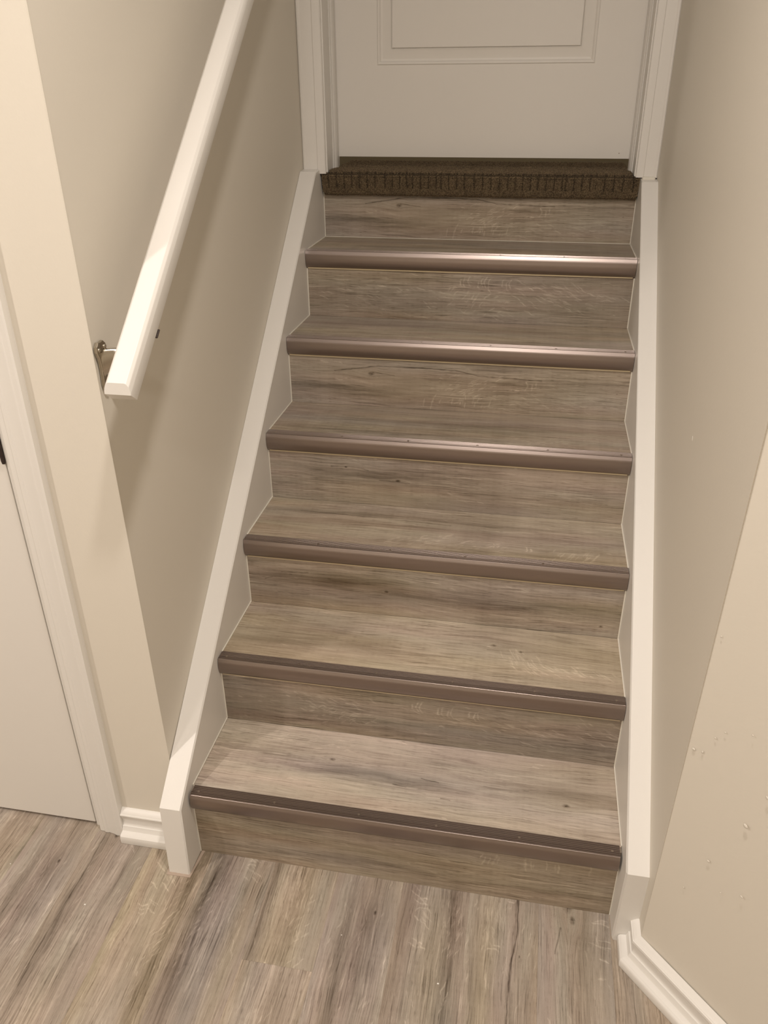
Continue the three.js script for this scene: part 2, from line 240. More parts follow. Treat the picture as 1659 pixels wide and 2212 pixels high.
// ---------------------------------------------------------------- floor of planks, boards running towards the stair
{
  const floor = group('floor'); struct(floor, 'grey brown wood-look plank floor in front of the stair');
  mesh('subfloor', box(-2.4, 2.4, -0.06, -0.012, -0.5, 3.6), M.subfloor, floor);
  const PW = 0.1492, LEN = 1.22, defs = [
    { seed: 11, tone: -13, warm: 0, streaks: [[0.3, 0.03, 0.3, 0.01, 30], [0.2, 0.11, 0.2, 0.008, 24]], knots: [[0.115, 0.05, 0.006]], cracks: [[[[0.0, 0.018], [0.2, 0.024], [0.45, 0.02]], 0.0011, 0.7]], flecks: [[0.1, 0.1, 0.1, 0.03, 26, 0.5, 0.012, 0.0007, 0.7]] },
    { seed: 12, tone: -9, warm: 4, streaks: [[0.2, 0.125, 0.4, 0.02, 34]], flecks: [[0.15, 0.06, 0.2, 0.03, 18, 0.9, 0.02, 0.001, 0.7], [0.3, 0.11, 0.22, 0.02, 26, -0.35, 0.02, 0.0007, 0.8]], loops: [[0.05, 0.1, 0.012, 2, 1], [0.29, 0.045, 0.016, 3, 1]] },
    { seed: 13, tone: -15, warm: -1, streaks: [[0.3, 0.03, 0.35, 0.022, 38]], flecks: [[0.2, 0.03, 0.24, 0.02, 34, -0.3, 0.02, 0.0007, 0.8], [0.14, 0.11, 0.06, 0.02, 12, 1.0, 0.018, 0.001, 0.8], [0.3, 0.1, 0.1, 0.03, 14, 0.2, 0.02, 0.0008, 0.6]], loops: [[0.13, 0.1, 0.014, 2, -1]] },
    { seed: 14, tone: -8, warm: 4, streaks: [[0.2, 0.01, 0.3, 0.012, 26]], flecks: [[0.17, 0.07, 0.1, 0.04, 40, 0.1, 0.022, 0.001, 0.5], [0.28, 0.1, 0.1, 0.03, 12, -0.6, 0.02, 0.001, 0.6]], loops: [[0.09, 0.1, 0.016, 3, 1], [0.36, 0.06, 0.02, 2, 1]] },
    { seed: 15, tone: -11, warm: 0, streaks: [[0.2, 0.09, 0.25, 0.03, 24], [0.35, 0.05, 0.2, 0.012, 26]], knots: [[0.205, 0.1, 0.004]], flecks: [[0.2, 0.05, 0.25, 0.05, 24, -0.05, 0.018, 0.0006, 0.6]], cracks: [[[[0.19, 0.07], [0.23, 0.085], [0.25, 0.08]], 0.0008, 0.5]] },
    { seed: 16, tone: -12, warm: 0, streaks: [[0.25, 0.12, 0.35, 0.018, 34], [0.1, 0.02, 0.2, 0.015, 20]], flecks: [[0.22, 0.12, 0.2, 0.025, 30, -0.4, 0.017, 0.0007, 0.85], [0.2, 0.05, 0.1, 0.03, 14, 0.9, 0.02, 0.0009, 0.7]], loops: [[0.16, 0.05, 0.018, 3, -1], [0.26, 0.055, 0.014, 2, -1]] },
    { seed: 17, tone: -7, warm: 3, streaks: [[0.05, 0.1, 0.1, 0.03, 28], [0.3, 0.02, 0.2, 0.014, 18]], flecks: [[0.2, 0.06, 0.14, 0.03, 34, 0.05, 0.024, 0.0009, 0.5]], loops: [[0.12, 0.09, 0.02, 2, 1], [0.24, 0.06, 0.02, 2, -1]], cracks: [[[[0.0, 0.108], [0.1, 0.104], [0.2, 0.106], [0.27, 0.094], [0.45, 0.09]], 0.0017, 1.0]], knots: [[0.25, 0.112, 0.0025]] },
    { seed: 18, tone: -8, warm: 0, streaks: [[0.15, 0.09, 0.25, 0.02, 22]], knots: [[0.11, 0.062, 0.015], [0.148, 0.072, 0.007]], flecks: [[0.2, 0.13, 0.1, 0.016, 10, 1.5, 0.026, 0.0011, 0.8], [0.08, 0.12, 0.05, 0.02, 6, 1.4, 0.018, 0.001, 0.6]], cracks: [[[[0.02, 0.045], [0.06, 0.058]], 0.0012, 0.7], [[[0.17, 0.046], [0.23, 0.034]], 0.0013, 0.7]] },
    { seed: 19, tone: -7, warm: 2, streaks: [[0.2, 0.1, 0.2, 0.02, 20]], flecks: [[0.2, 0.07, 0.2, 0.06, 26, -0.2, 0.02, 0.0008, 0.6]] },
  ];
  const mats = defs.map((d) => oakMat({ L: LEN, H: PW, scale: 1670, scatter: 200, tilt: d.seed % 2 ? -0.25 : 0.22, ...d }, 0.46));
  const plankGeo = (len) => {                     // u runs with z so that the print starts at the stair
    const g = box(0.00004, PW - 0.00004, -0.012, 0, 0.00008, len - 0.00008, 0), p = g.attributes.position, uv = g.attributes.uv;
    for (let i = 0; i < p.count; i++) uv.setXY(i, p.getZ(i) / LEN, p.getX(i) / PW);
    return g;
  };
  const full = plankGeo(LEN), x0 = 0.9285 - PW * 22, cut = new Map();
  const plank = (x, z, len, m) => { const key = len.toFixed(3); if (!cut.has(key)) cut.set(key, len === LEN ? full : plankGeo(len)); const k = mesh('plank', cut.get(key), m, floor); k.position.set(x, 0, z); return k; };
  for (let c = 0; c < 31; c++) {
    const x = x0 + c * PW, idx = 14 <= c && c <= 22 ? c - 14 : (c * 5 + 2) % 9;          // the nine boards that reach into the picture carry their own print
    let z = -0.12; const first = c === 17 ? 0.356 : [1.0, 0.62, 1.15, 0.8, 1.2, 0.7][(c * 7) % 6];
    let len = Math.max(0.356, first), n = 0;
    while (z < 3.55) { plank(x, z, len, mats[n === 0 ? idx : (idx + n * 4 + 1) % 9]); z += len; len = LEN; n++; }
  }
  const flake = new THREE.IcosahedronGeometry(0.0016, 0);
  for (const [x, z, k] of [[-0.198, 0.178, 1.2], [0.372, 0.148, 0.7], [0.585, 0.215, 1.2], [-0.42, 0.112, 0.7]]) { const f = mesh('paint_flake', flake, M.trim, floor); f.position.set(x, 0.0004 * k, z); f.scale.set(k * 1.3, k * 0.4, k); }
  const patch = mesh('filler_patch', prism([[-0.056, 0.055], [-0.053, 0.075], [0.003, 0.0735], [0.010, 0.0], [0.003, 0.0], [0, 0.06], [-0.05, 0.062]], [[-0.056, 0.055], [-0.053, 0.075], [0.003, 0.0735], [0.010, 0.0], [0.003, 0.0], [0, 0.06], [-0.05, 0.062]], 0, 0.0009), M.filler, floor);
  tag(patch, 'pinkish filler around the foot of the left skirt');
}

// ---------------------------------------------------------------- the staircase
const stair = group('staircase');
tag(stair, 'straight flight of seven grey brown wood-look steps with taupe metal nosings', 'staircase');
{
  const RH = 0.19, TD = 0.232;
  const riserDefs = [                             // u from the left end, v from the bottom
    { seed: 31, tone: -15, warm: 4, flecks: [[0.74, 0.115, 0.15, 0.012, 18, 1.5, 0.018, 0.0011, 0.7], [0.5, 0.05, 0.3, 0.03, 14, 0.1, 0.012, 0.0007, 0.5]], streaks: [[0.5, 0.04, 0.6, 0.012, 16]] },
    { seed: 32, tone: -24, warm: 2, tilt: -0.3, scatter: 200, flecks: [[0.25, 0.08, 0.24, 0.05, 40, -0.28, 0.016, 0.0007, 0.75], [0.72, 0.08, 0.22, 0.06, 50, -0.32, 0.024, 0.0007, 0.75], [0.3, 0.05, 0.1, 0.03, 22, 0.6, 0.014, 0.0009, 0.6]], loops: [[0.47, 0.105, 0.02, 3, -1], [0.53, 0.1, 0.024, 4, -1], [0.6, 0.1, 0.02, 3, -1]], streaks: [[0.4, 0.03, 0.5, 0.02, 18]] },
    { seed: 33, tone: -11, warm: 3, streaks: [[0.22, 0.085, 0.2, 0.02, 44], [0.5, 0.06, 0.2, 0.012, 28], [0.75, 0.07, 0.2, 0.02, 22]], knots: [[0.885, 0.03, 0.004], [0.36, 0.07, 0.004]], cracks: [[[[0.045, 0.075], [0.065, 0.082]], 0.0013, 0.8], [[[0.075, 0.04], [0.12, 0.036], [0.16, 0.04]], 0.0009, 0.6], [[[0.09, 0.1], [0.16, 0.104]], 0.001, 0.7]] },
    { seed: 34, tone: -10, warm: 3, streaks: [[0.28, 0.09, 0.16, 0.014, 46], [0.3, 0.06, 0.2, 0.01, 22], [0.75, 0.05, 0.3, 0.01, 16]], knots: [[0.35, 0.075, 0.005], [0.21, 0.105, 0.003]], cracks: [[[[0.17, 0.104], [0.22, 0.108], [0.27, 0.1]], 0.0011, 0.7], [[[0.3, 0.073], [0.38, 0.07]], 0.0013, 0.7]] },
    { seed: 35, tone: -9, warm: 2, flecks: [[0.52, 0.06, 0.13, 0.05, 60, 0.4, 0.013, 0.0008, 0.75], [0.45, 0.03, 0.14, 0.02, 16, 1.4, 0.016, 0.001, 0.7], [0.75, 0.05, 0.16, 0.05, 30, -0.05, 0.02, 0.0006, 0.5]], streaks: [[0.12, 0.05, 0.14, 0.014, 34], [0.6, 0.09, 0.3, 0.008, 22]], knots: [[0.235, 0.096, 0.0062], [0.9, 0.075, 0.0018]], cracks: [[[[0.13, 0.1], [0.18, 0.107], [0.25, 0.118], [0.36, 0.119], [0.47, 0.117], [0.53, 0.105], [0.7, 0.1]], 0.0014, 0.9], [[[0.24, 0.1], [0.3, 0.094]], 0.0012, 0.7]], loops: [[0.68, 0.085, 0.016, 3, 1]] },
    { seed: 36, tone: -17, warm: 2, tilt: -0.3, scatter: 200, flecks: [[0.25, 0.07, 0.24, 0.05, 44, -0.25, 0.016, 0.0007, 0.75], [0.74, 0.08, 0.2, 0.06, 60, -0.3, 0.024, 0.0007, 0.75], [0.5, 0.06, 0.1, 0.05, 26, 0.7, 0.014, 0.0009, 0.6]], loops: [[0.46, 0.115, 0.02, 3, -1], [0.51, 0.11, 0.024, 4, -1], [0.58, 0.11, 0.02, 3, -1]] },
    { seed: 35, alias: 4 },
  ];
  const rm = []; riserDefs.forEach((d, i) => rm.push(d.alias !== undefined ? rm[d.alias] : oakMat({ L: W, H: RH, scale: 2150, ...d }, 0.5)));
  const treadDefs = [
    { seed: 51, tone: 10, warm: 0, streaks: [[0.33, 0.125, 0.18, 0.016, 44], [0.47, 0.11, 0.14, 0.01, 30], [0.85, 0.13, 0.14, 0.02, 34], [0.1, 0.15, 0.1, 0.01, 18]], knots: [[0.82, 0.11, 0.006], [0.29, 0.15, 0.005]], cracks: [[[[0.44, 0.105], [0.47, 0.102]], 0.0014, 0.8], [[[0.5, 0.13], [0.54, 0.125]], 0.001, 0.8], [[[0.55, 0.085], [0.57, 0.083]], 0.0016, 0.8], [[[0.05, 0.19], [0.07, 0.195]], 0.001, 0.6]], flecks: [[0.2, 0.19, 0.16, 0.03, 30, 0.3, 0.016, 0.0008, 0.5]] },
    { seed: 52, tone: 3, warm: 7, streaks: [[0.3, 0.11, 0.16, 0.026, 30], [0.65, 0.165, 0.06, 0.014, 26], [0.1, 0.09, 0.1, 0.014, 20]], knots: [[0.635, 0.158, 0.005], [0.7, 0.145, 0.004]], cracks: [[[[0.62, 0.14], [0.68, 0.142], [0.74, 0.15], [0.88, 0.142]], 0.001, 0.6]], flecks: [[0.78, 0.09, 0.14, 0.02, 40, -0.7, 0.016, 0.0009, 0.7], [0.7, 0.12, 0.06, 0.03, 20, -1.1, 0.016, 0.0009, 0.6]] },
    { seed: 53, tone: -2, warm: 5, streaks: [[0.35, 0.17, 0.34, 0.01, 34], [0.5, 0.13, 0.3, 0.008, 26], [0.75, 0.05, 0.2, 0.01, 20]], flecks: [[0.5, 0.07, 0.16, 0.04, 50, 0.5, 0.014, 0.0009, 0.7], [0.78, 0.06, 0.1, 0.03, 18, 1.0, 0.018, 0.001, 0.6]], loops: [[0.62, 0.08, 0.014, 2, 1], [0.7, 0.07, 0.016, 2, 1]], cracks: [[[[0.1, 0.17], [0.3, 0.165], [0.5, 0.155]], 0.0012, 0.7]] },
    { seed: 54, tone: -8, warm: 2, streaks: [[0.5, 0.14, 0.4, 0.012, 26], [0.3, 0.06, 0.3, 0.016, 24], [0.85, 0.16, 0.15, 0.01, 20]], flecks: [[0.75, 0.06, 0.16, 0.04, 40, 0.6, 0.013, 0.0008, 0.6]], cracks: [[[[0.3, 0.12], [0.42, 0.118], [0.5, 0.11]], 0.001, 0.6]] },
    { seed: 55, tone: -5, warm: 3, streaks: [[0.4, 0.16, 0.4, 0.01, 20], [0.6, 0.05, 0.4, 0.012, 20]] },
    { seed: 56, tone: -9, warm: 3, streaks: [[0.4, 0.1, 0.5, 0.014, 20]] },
  ];
  const tm = treadDefs.map((d) => oakMat({ L: W, H: TD, scale: 2000, ...d }, 0.47));
  // risers
  for (let i = 0; i < 7; i++) {
    const y0 = i ? ty(i - 1) + (i === 1 ? -0.0012 : 0.0003) : 0.0004, y1 = ty(i) - (i === 6 ? 0.0095 : 0.006), z = -i * RUN, g = box(0.0005, W - 0.0005, y0, y1, z - 0.012, z), p = g.attributes.position, uv = g.attributes.uv;
    for (let k = 0; k < p.count; k++) uv.setXY(k, p.getX(k) / W, Math.min(1, (p.getY(k) - y0) / RH));
    mesh('riser', g, rm[i], stair);
  }
  // treads with nosings
  const nosingProfile = () => {
    const P = [[-0.0288, -0.006], [-0.0288, 0.0014]], n = 6, pitch = 0.0044; let z = -0.0274;
    for (let k = 0; k < n; k++) { P.push([z, 0.0014], [z + 0.0008, -0.0001], [z + 0.0017, -0.0001], [z + 0.0025, 0.0014]); z += pitch; }
    P.push([-0.0004, 0.0014], [0.0003, 0.0013], [0.0008, 0.0010], [0.0012, 0.0005], [0.0014, -0.0002], [0.0029, -0.0055], [0.0041, -0.0115], [0.0046, -0.0185], [0.0041, -0.027], [0.0025, -0.035], [-0.0003, -0.0415], [-0.0038, -0.0460], [-0.008, -0.048], [-0.0095, -0.0482], [-0.0095, -0.0465], [-0.006, -0.044], [-0.004, -0.04], [-0.004, -0.006]);
    return P;
  };
  const prof = nosingProfile(), nosF = (() => { const lo = extrudeX(prof, 0, 1, 0.5); return lo; })();
  const screwG = new THREE.CylinderGeometry(0.0026, 0.003, 0.0016, 12);
  const fronts = [0.0185, -0.2185, -0.4495, -0.6795, -0.9095, -1.1415];
  const R = rng(9);
  for (let i = 0; i < 6; i++) {
    const zf = fronts[i], yb = i === 0 ? ty(0) - 0.0015 : ty(i), back = -(i + 1) * RUN + 0.0004;
    const g = box(0.0008, W - 0.0008, yb - 0.012, yb, back, zf - 0.029), p = g.attributes.position, uv = g.attributes.uv;
    for (let k = 0; k < p.count; k++) uv.setXY(k, p.getX(k) / W, Math.min(1, (-p.getZ(k) + zf) / TD));
    mesh('tread', g, tm[i], stair);
    const x0 = i === 0 ? 0.0045 : 0.001, x1 = i === 0 ? W - 0.0045 : W - 0.001;
    const n = mesh('nosing', nosF, M.nosing, stair); n.position.set(x0, yb, zf - 0.0022); n.scale.x = x1 - x0; tag(n, 'ribbed taupe metal nosing');
    n.updateMatrix();
    for (let k = 0; k < 6; k++) { const s = mesh('screw', screwG, M.steel, n); s.scale.x = 1 / (x1 - x0); s.position.set((0.022 + k * 0.176 + (R() - 0.5) * 0.02) / (x1 - x0), 0.0009, -0.0125 + (R() - 0.5) * 0.002); }
    if (i > 0) { const st = mesh('backing_strip', box(0.004 / (x1 - x0), 1 - 0.005 / (x1 - x0), -0.0505, -0.0465, -0.022, -0.0068), M.strip, n); tag(st, 'pale tan strip under the nosing'); }
  }
  // skirt boards: white boards capped flat, following the pitch
  const skirt = (xi, xo, top, zEnd, zFoot, label, fb = 0.0028) => {
    const [k, c] = top, zt = -1.352, s = Math.sign(xi - xo), b = 0.003, Y = (z) => k * z + c;
    // outline in [z, y]
    const out = [[zFoot, 0.0006], [zEnd, Y(zEnd)], [-1.306, Y(-1.306)], [zt, Y(-1.306) + 0.004], [zt, TOP - 0.006], [-1.45, TOP - 0.006], [-1.45, 1.0], [-0.2, 0.0006]];
    const o = [], inset = 0.0028;
    // bevelled towards the stair: the face ring is drawn in a little
    const cx = (p) => p, shrink = out.map(([z, y], i) => { const d = [[-fb, 0], [-fb, -inset * 0.8], [0, -inset], [0, -inset], [0, 0], [0, 0], [0, 0], [0, 0]][i]; return [z + d[0], y + d[1]]; });
    const ring = (pts, x) => pts.map(([z, y]) => [x, y, z]);
    const A = ring(out, xo), B = ring(out, xi - s * b), C = ring(shrink, xi), n = out.length;
    for (const [P, Q] of [[A, B], [B, C]]) for (let i = 0; i < n; i++) { const j = (i + 1) % n; quadT(o, P[i], P[j], Q[j], Q[i]); }
    const t = triangulate(out.map(([z, y]) => [-z, y]));
    for (const [a, b2, c2] of t) { o.push(...A[a], ...A[c2], ...A[b2]); o.push(...C[a], ...C[b2], ...C[c2]); }
    const m = mesh('skirt_board', fix(fromTris(o, 0.3)), M.trim, stair); tag(m, label);
    // bead of caulk in each corner between skirt and steps
    for (let i = 0; i < 7; i++) {
      const y0 = i ? ty(i - 1) : 0, y1 = ty(i) - 0.05, z = -i * RUN, w = 0.0022 + (i % 3) * 0.0004, cl = [];
      const xa = xi, xb = xi + s * w;
      cl.push(box(Math.min(xa, xb), Math.max(xa, xb), y0 + 0.001, y1 + (i === 6 ? 0 : 0), z, z + 0.0022, 0.0008));
      if (i < 6) cl.push(box(Math.min(xa, xb) , Math.max(xa, xb), ty(i) - 0.001, ty(i) + 0.0018, -(i + 1) * RUN, fronts[i] - 0.03, 0.0006));
      mesh('caulk_bead', mergeGeometries(cl), M.caulk, m);
    }
    return m;
  };
  skirt(0, WL + 0.00005, [-0.845, 0.2447], 0.058, 0.067, 'white skirt board along the left wall');
  skirt(W, WR - 0.00005, [-0.8077, 0.2773], 0.07, 0.058, 'white skirt board along the right wall', 0.007);
  const cl = mesh('caulk_bead', box(0.002, W - 0.003, ty(5), ty(5) + 0.0016, -6 * RUN, -6 * RUN + 0.002, 0.0006), M.caulk, stair); tag(cl, 'white caulk line at the foot of the top riser');
  // rough carcass under the treads
  const body = [[-0.014, 0.0006]]; for (let i = 0; i < 7; i++) { body.push([-i * RUN - 0.0135, ty(i) - 0.0145]); body.push([-(i + 1) * RUN - 0.0135, ty(i) - 0.0145]); } body[body.length - 1][0] = -1.45; body.push([-1.45, 0.0006]);
  mesh('carcass', extrudeX(body, 0.003, W - 0.003), M.subfloor, stair);
}

// ---------------------------------------------------------------- carpet wrapped over the landing edge
{
  const c = group('landing_carpet'); tag(c, 'dark brown grid-pattern carpet wrapped over the top landing edge below the door', 'carpet');
  const path = []; // arc in [z, y, nz, ny]
  const yt = TOP + 0.004, zf = -1.353, r = 0.017, yb = 1.279;
  const seg = (z0, y0, z1, y1, n, nz, ny) => { for (let i = 0; i < n; i++) { const t = i / n; path.push([z0 + (z1 - z0) * t, y0 + (y1 - y0) * t, nz, ny]); } };
  const arc = (cz, cy, rr, a0, a1, n) => { for (let i = 0; i < n; i++) { const a = a0 + (a1 - a0) * i / n; path.push([cz + rr * Math.cos(a), cy + rr * Math.sin(a), Math.cos(a), Math.sin(a)]); } };
  seg(-1.70, yt, zf - r, yt, 130, 0, 1); const deckEnd = 80;
  arc(zf - r, yt - r, r, Math.PI / 2, 0.05, 11); seg(zf - 0.0005, yt - r, zf - 0.010, yb + 0.012, 17, 0.975, -0.22); arc(zf - 0.022, yb + 0.012, 0.012, 0, -Math.PI / 2, 8); seg(zf - 0.022, yb, -1.384, yb + 0.001, 4, 0, -1);
  const outline = path.map(([z, y, nz, ny]) => [z - nz * 0.003, y - ny * 0.003]);
  const front = outline.filter(([z]) => z > -1.361), deck = outline.filter(([z]) => z <= -1.358);
  const deckTop = [[-1.488, yt - 0.003], [-1.356, yt - 0.003], [-1.356, TOP - 0.008], [-1.488, TOP - 0.008]];
  const frontPoly = [...front, [-1.3842, yb + 0.004], [-1.3842, TOP - 0.008], [-1.361, TOP - 0.008]];
  const base = mesh('carpet_backing', mergeGeometries([extrudeX(deckTop, 0.024, 0.911), extrudeX(frontPoly, 0.008, W - 0.003, 0.9)]), M.carpetBack, c);
  // pile: tufts in raised squares; sunken lines between, their shade put into tuft colour
  const pts = [], CV = 0.0155; let sarc = 0; const R = rng(4242), DX = 0.0024;
  for (let i = 0; i < path.length; i++) {
    const [z, y, nz, ny] = path[i]; if (i) sarc += Math.hypot(z - path[i - 1][0], y - path[i - 1][1]);
    if (z < -1.475 && ny > 0.9 && i % 2) continue;
    const on = z < -1.357 && ny > 0.5 && y > TOP; const x0 = on ? 0.026 : 0.0085, x1 = on ? 0.909 : W - 0.0035;
    for (let x = x0; x <= x1; x += DX) {
      const X = x + (R() - 0.5) * 0.0012 + (i % 2) * DX / 2, q = 0.0235 + 0.004 * (noise(Math.floor(X / 0.09), 2, 5) - 0.5), fu = ((X + 0.004 * noise(Math.floor(sarc / 0.03), 7, 3)) / q) % 1, fv = ((sarc + CV) / 0.036) % 1;
      const deck = ny > 0.9, groove = (deck ? (fv < 0.3 && fu > 0.32 ? 1 : 0) : (fu < 0.2 && y > yb + 0.02 ? 1 : 0) + (fv < 0.12 && y > yb + 0.03 ? 0.9 : 0)), hgt = (groove ? -0.0012 : 0.0006) + (R() - 0.5) * 0.0013, t = (groove ? (deck ? 0.3 : 0.5) : 1) * (0.5 + 1.0 * R()) * (0.9 + 0.25 * noise(X * 60, sarc * 60, 8));
      pts.push([X, y + ny * hgt + (R() - 0.5) * 0.0008, z + nz * hgt + (R() - 0.5) * 0.0008, t, R() * 6, R() * 6]);
    }
  }
  // frayed ends
  for (let k = 0; k < 260; k++) { const e = k % 2, i = 131 + Math.floor(R() * 28), [z, y] = path[Math.min(i, path.length - 1)]; pts.push([e ? W - 0.004 + R() * 0.003 : 0.0085 - R() * 0.004, y + (R() - 0.5) * 0.006, z + (R() - 0.5) * 0.004, 0.7 + R(), R() * 6, R() * 6]); }
  const tuft = new THREE.IcosahedronGeometry(0.00165, 0); tuft.scale(1, 1.25, 1);
  const im = new THREE.InstancedMesh(tuft, M.tuft, pts.length), mm = new THREE.Matrix4(), q = new THREE.Quaternion(), e = new THREE.Euler(), col = new THREE.Color();
  pts.forEach(([x, y, z, t, a, b], i) => { e.set(a, b, 0); q.setFromEuler(e); mm.compose(new THREE.Vector3(x, y, z), q, new THREE.Vector3(1, 1, 1)); im.setMatrixAt(i, mm); col.setRGB(0.128 * t, 0.092 * t, 0.052 * t); im.setColorAt(i, col); });
  im.name = 'carpet_pile'; im.userData.kind = 'stuff'; im.castShadow = im.receiveShadow = true; c.add(im);
}

// ---------------------------------------------------------------- door at the top, with its frame and casing
{
  const d = group('door_1'); struct(d, 'white panelled door at the top of the stair');
  const zf = -1.47, x0 = 0.024, x1 = 0.911, y0 = 1.3775, y1 = 3.40, th = 0.036;
  // slab front: stiles and rails around moulded fields
  const fields = [[0.1553, 0.7778, 1.6235, 2.36], [0.1553, 0.7778, 2.56, 3.26]];
  const slab = [box(x0, x1, y0, y1, zf - th, zf - 0.013)], rails = [box(x0, fields[0][0], y0, y1, zf - 0.013, zf), box(fields[0][1], x1, y0, y1, zf - 0.013, zf), box(fields[0][0], fields[0][1], y0, fields[0][2], zf - 0.013, zf), box(fields[0][0], fields[0][1], fields[0][3], fields[1][2], zf - 0.013, zf), box(fields[0][0], fields[0][1], fields[1][3], y1, zf - 0.013, zf)];
  mesh('slab', mergeGeometries([...slab, ...rails]), M.door, d);
  for (const [a, b, c, e] of fields) {            // sticking ring by ring, then the raised field
    const steps = [[0, 0], [0.003, 0.0022], [0.007, 0.0005], [0.011, -0.004], [0.016, -0.0055], [0.036, -0.003], [0.0405, -0.0016], [0.043, -0.0055], [0.0445, -0.0008]], o = [];
    for (let i = 0; i < steps.length - 1; i++) { const [p, u] = steps[i], [q, v] = steps[i + 1], A = [[a + p, c + p], [b - p, c + p], [b - p, e - p], [a + p, e - p]], B = [[a + q, c + q], [b - q, c + q], [b - q, e - q], [a + q, e - q]]; for (let k = 0; k < 4; k++) { const j = (k + 1) % 4; quadT(o, [...A[k], zf + u], [...A[j], zf + u], [...B[j], zf + v], [...B[k], zf + v]); } }
    mesh('panel_moulding', fromTris(o, 0.25), M.door, d);
    const q = 0.0445; mesh('raised_panel', box(a + q, b - q, c + q, e - q, zf - 0.013, zf - 0.0008, 0), M.door, d);
  }
  const hd = mesh('hole_plug', new THREE.SphereGeometry(0.0016, 8, 6), M.filler, d); hd.position.set(0.873, 1.392, zf); hd.scale.z = 0.3;
  // jamb and stop
  const j = group('trim_1'); struct(j, 'white door jamb with stops at the top of the stair');
  mesh('jamb', box(0.004, 0.022, TOP - 0.004, 3.43, -1.52, ZD + 0.001, 0.0012), M.trim, j); mesh('jamb', box(0.913, 0.932, TOP - 0.004, 3.43, -1.52, ZD + 0.001, 0.0012), M.trim, j); mesh('jamb_head', box(0.022, 0.913, 3.41, 3.43, -1.52, ZD + 0.001), M.trim, j);
  const stopP = (s, xj) => [[xj, -1.468], [xj, -1.43], [xj + s * 0.0035, -1.4285], [xj + s * 0.0048, -1.434], [xj + s * 0.0075, -1.437], [xj + s * 0.0105, -1.4445], [xj + s * 0.0105, -1.468]];
  for (const [s, xj] of [[1, 0.022], [-1, 0.913]]) mesh('door_stop', fix(prism(stopP(s, xj), stopP(s, xj), TOP - 0.002, 3.41, 0.2)), M.trim, j);
  // casing: moulded boards either side
  const casing = (xo, xi, name, label) => {
    const w = xi - xo, P = [[0, 0], [0, 0.016], [0.05, 0.0185], [0.12, 0.018], [0.17, 0.0165], [0.5, 0.0135], [0.62, 0.0118], [0.66, 0.0135], [0.78, 0.0135], [0.84, 0.0128], [0.97, 0.012], [1, 0.0095], [1, 0]].map(([u, t]) => [xo + w * u, ZD + t]);
    const m = mesh(name, fix(prism(P, P, 1.339, 3.5, 0.25)), M.trim); struct(m, label); return m;
  };
  const c1 = casing(WL + 0.0001, 0.0185, 'trim_2', 'white moulded casing left of the top door'), c2 = casing(WR - 0.0001, 0.9165, 'trim_3', 'white moulded casing right of the top door');
  // little caulk blocks where skirt meets casing
  for (const [a, b, m] of [[WL + 0.004, -0.004, c1], [0.934, 0.97, c2]]) mesh('caulk_lump', box(a, b, 1.330, 1.342, ZD - 0.002, ZD + 0.024, 0.004), M.caulk, m);
}

// ---------------------------------------------------------------- closet door at the left
{
  const d = group('door_2'); struct(d, 'plain white door at the left edge, closed');
  const zf = -0.0265;
  mesh('slab', box(-1.02, -0.2792, 0.009, 2.03, zf - 0.035, zf, 0.0015), M.door, d);
  const hinge = mesh('hinge', mergeGeometries([new THREE.CylinderGeometry(0.004, 0.004, 0.09, 14).translate(-0.2800, 1.0155, zf + 0.003), new THREE.CylinderGeometry(0.004, 0.003, 0.006, 14).translate(-0.2800, 0.9675, zf + 0.003)]), M.bronze, d); tag(hinge, 'dark hinge knuckle');
  const j = group('trim_4'); struct(j, 'white jamb around the closet door');
  mesh('jamb', box(-0.2765, -0.2575, 0, 2.045, -0.115, -0.0255, 0.0012), M.trim, j); mesh('jamb', box(-1.06, -1.023, 0, 2.045, -0.115, -0.0255), M.trim, j); mesh('jamb_head', box(-1.023, -0.2765, 2.033, 2.06, -0.115, -0.0255), M.trim, j);
  mesh('door_stop', box(-0.2895, -0.2765, 0, 2.033, -0.1, -0.064), M.trim, j);
  const P = [[0, 0], [0, 0.0075], [0.03, 0.009], [0.18, 0.0095], [0.22, 0.0115], [0.32, 0.012], [0.36, 0.0108], [0.56, 0.0128], [0.68, 0.0155], [0.74, 0.0165], [0.78, 0.0155], [0.93, 0.0178], [0.99, 0.0168], [1, 0.014], [1, 0]].map(([u, t]) => [-0.2605 + 0.0665 * u, -0.0205 + t]);
  struct(mesh('trim_5', fix(prism(P, P, 0.0015, 2.12, 0.25)), M.trim), 'white moulded casing beside the closet door');
  const Pl = P.map(([x, z]) => [-1.2875 - x + (-0.0), z]);
  struct(mesh('trim_6', fix(prism(Pl, Pl, 0.0015, 2.12, 0.25)), M.trim), 'white moulded casing on the far side of the closet door');
}

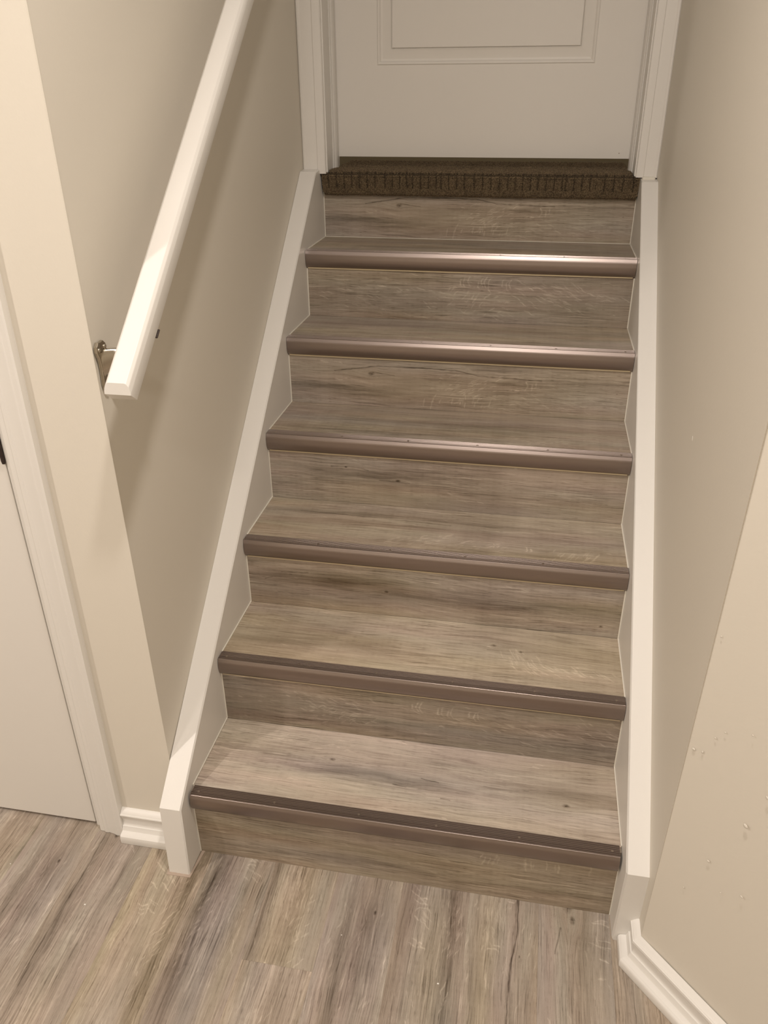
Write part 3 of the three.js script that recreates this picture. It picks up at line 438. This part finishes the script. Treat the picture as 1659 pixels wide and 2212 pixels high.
// ---------------------------------------------------------------- baseboards
{
  const P = [[0, 0.0008], [0.0335, 0.0008], [0.0345, 0.007], [0.0343, 0.0165], [0.0330, 0.0220], [0.0295, 0.0252], [0.0215, 0.0265], [0.0188, 0.0270], [0.0168, 0.0330], [0.0152, 0.0365], [0.0149, 0.0388], [0.0125, 0.0390], [0.0115, 0.0408], [0.0095, 0.052], [0.0105, 0.058], [0.0135, 0.0655], [0.016, 0.0705], [0.0165, 0.0735], [0.0155, 0.0758], [0.0138, 0.0763], [0.0125, 0.0782], [0.0075, 0.0825], [0.0035, 0.0852], [0, 0.0858]];
  struct(mesh('baseboard_left', sweep(P, [[WL + 0.002, ZF], [-0.1935, ZF]], -1, 0.35), M.trim), 'white moulded baseboard between casing and left skirt');
  struct(mesh('baseboard_right', sweep(P, [[WR, 0.06], [WR, 0.1002], [WR + 0.676 * 1.88, 0.1002 + 0.737 * 1.88]], 1, 0.35), M.trim), 'white moulded baseboard turning along the angled right wall');
  struct(mesh('baseboard_far_left', sweep(P, [[-1.1, ZF], [-2.3, ZF]], -1, 0.35), M.trim));
}

// ---------------------------------------------------------------- handrail
{
  const h = group('handrail', scene, [0, 0, 0]); tag(h, 'white painted wooden handrail with a rounded top on the left stairwell wall', 'handrail');
  const xl = 0.0128, xr = 0.0575, tp = 0.038, S = 0.8055, L = Math.hypot(1, S), cs = 1 / L, sn = S / L, B0 = [1.1423, 0.0644];   // B0: lower edge at the end, [y, z]
  // cross-section [x, w], w square to the rail
  const sec = []; const rt = 0.0095, rb = 0.003;
  sec.push([xl + rb, 0], [xr - rb, 0], [xr - 0.0008, 0.0008], [xr, rb]);
  sec.push([xr, 0.023]); for (let a = 0; a <= 8; a++) { const t = a / 8 * Math.PI / 2; sec.push([xr - rt + rt * Math.cos(t), 0.0232 + (tp - 0.0232) * Math.sin(t)]); }
  const rl = 0.0095; for (let a = 0; a <= 6; a++) { const t = Math.PI / 2 + a / 6 * Math.PI / 2; sec.push([xl + rl + rl * Math.cos(t), 0.0232 + (tp - 0.0232) * Math.sin(t)]); }
  sec.push([xl, 0.023], [xl, rb], [xl + 0.0008, 0.0008]);
  const at = (x, w, s) => [x, B0[0] + w * cs + s * sn, B0[1] + w * sn - s * cs];     // s runs up the rail
  // the end is cut plumb above and undercut below
  const zP = 0.0835, plumb = (w) => (B0[1] + w * sn - zP) / cs, endS = (w) => (w >= 0.023 ? plumb(w) : plumb(0.023) * w / 0.023);
  const up = 1.75, o = [], A = sec.map(([x, w]) => at(x, w, endS(w))), Bq = sec.map(([x, w]) => at(x, w, up)), n = sec.length;
  for (let i = 0; i < n; i++) { const j = (i + 1) % n; quadT(o, A[i], A[j], Bq[j], Bq[i]); }
  // end face in two facets, split at the height of the arris
  const low = [], high = []; sec.forEach(([x, w], i) => { if (w <= 0.0231) low.push(i); if (w >= 0.0229) high.push(i); });
  const lowOrd = [...low.filter((i) => i < n / 2), ...low.filter((i) => i >= n / 2)];
  for (const ids of [lowOrd, high]) for (const [a, b, c] of triangulate(ids.map((i) => sec[i]))) o.push(...A[ids[a]], ...A[ids[c]], ...A[ids[b]]);
  for (const [a, b, c] of triangulate(sec)) o.push(...Bq[a], ...Bq[b], ...Bq[c]);
  mesh('rail', fix(fromTris(o, 0.5)), M.trim, h);
  // bracket on the wall
  const br = group('bracket', h); tag(br, 'polished nickel rail bracket');
  const zb = -0.036, wallX = WL - 0.006;
  const ply = [[-0.014, 1.196], [-0.008, 1.2015], [0, 1.2005], [0.008, 1.2015], [0.014, 1.196], [0.0145, 1.187], [0.009, 1.176], [0.0075, 1.155], [0.009, 1.132], [0.007, 1.121], [0, 1.117], [-0.007, 1.121], [-0.009, 1.132], [-0.0075, 1.155], [-0.009, 1.176], [-0.0145, 1.187]];
  const sh = new THREE.Shape(ply.map(([z, y]) => new THREE.Vector2(-z, y))), pg = new THREE.ExtrudeGeometry(sh, { depth: 0.0035, bevelEnabled: true, bevelThickness: 0.0016, bevelSize: 0.0016, bevelSegments: 3 });
  pg.rotateY(Math.PI / 2); pg.translate(wallX + 0.002, 0, zb);
  mesh('wall_plate', planarUV(toCreasedNormals(pg, 0.5)), M.nickel, br);
  const scr = (y, z) => { const s = mesh('screw', new THREE.SphereGeometry(0.0042, 14, 10), M.nickel, br); s.position.set(wallX + 0.0075, y, z); s.scale.x = 0.6; };
  scr(1.1905, zb + 0.0095); scr(1.1925, zb - 0.0095); scr(1.127, zb);
  // arm: deep at the wall, curling up under the rail
  const rings = [], ns = 14;
  for (let i = 0; i <= ns; i++) { const t = i / ns, x = wallX + 0.005 + t * 0.086, yT = 1.190 + 0.004 * Math.sin(t * 3) + 0.024 * Math.pow(Math.max(0, t - 0.62) / 0.38, 1.6), yB = 1.140 + 0.052 * Math.pow(t, 0.75) + 0.020 * Math.pow(Math.max(0, t - 0.62) / 0.38, 1.6), hz = 0.0085 - 0.002 * t; const ring = []; for (let k = 0; k < 16; k++) { const a = k / 16 * Math.PI * 2, c = Math.cos(a), s2 = Math.sin(a), p = (v) => Math.sign(v) * Math.pow(Math.abs(v), 0.6); ring.push([x, (yT + yB) / 2 + (yT - yB) / 2 * p(s2), zb + hz * p(c)]); } rings.push(ring); }
  const ao = []; for (let i = 0; i < ns; i++) for (let k = 0; k < 16; k++) { const j = (k + 1) % 16; quadT(ao, rings[i][k], rings[i][j], rings[i + 1][j], rings[i + 1][k]); } for (let k = 1; k < 15; k++) { ao.push(...rings[0][0], ...rings[0][k + 1], ...rings[0][k], ...rings[ns][0], ...rings[ns][k], ...rings[ns][k + 1]); }
  mesh('arm', fix(fromTris(ao, 0.7)), M.nickel, br);
  // saddle: a rounded strap lying under the rail and crossing it
  const sad = new RoundedBoxGeometry(0.040, 0.0030, 0.017, 3, 0.0014); sad.rotateX(Math.atan(S)); const yr = B0[0] + S * (B0[1] - zb); sad.translate(0.0393, yr - 0.0020, zb);
  mesh('saddle', planarUV(sad), M.bronze, br);
}

// ---------------------------------------------------------------- unseen ceiling lamps, out of view; those behind the viewer are added fill
{
  const names = ['unseen recessed ceiling lamp above the foot of the stair', 'unseen recessed ceiling lamp in front of the closet door, lighting the handrail and right wall', 'added fill lamp on the ceiling behind the viewer, nearer the stair axis', 'added fill lamp on the ceiling behind the viewer, further left', 'unseen lamp in the hall, placed to light the carpet under the top door'];
  LAMPS.forEach(([x, z, k, w, y], i) => {
    const g = group('unseen_ceiling_lamp', scene, [x, y, z]); tag(g, names[i], 'lamp');
    const r = w * 0.56;
    const ring = new THREE.LatheGeometry([[r, 0.002], [r + 0.002, -0.004], [r + 0.008, -0.006], [r + 0.022, -0.004], [r + 0.024, 0], [r + 0.014, 0.002], [r, 0.002]].map(([a, b]) => new THREE.Vector2(a, b)), 40);
    mesh('trim_ring', ring, M.trim, g);
    const disc = mesh('lens', new THREE.CylinderGeometry(r, r, 0.003, 40), M.glow, g); disc.position.y = -0.0015;
  });
}

renderer.render(scene, camera);
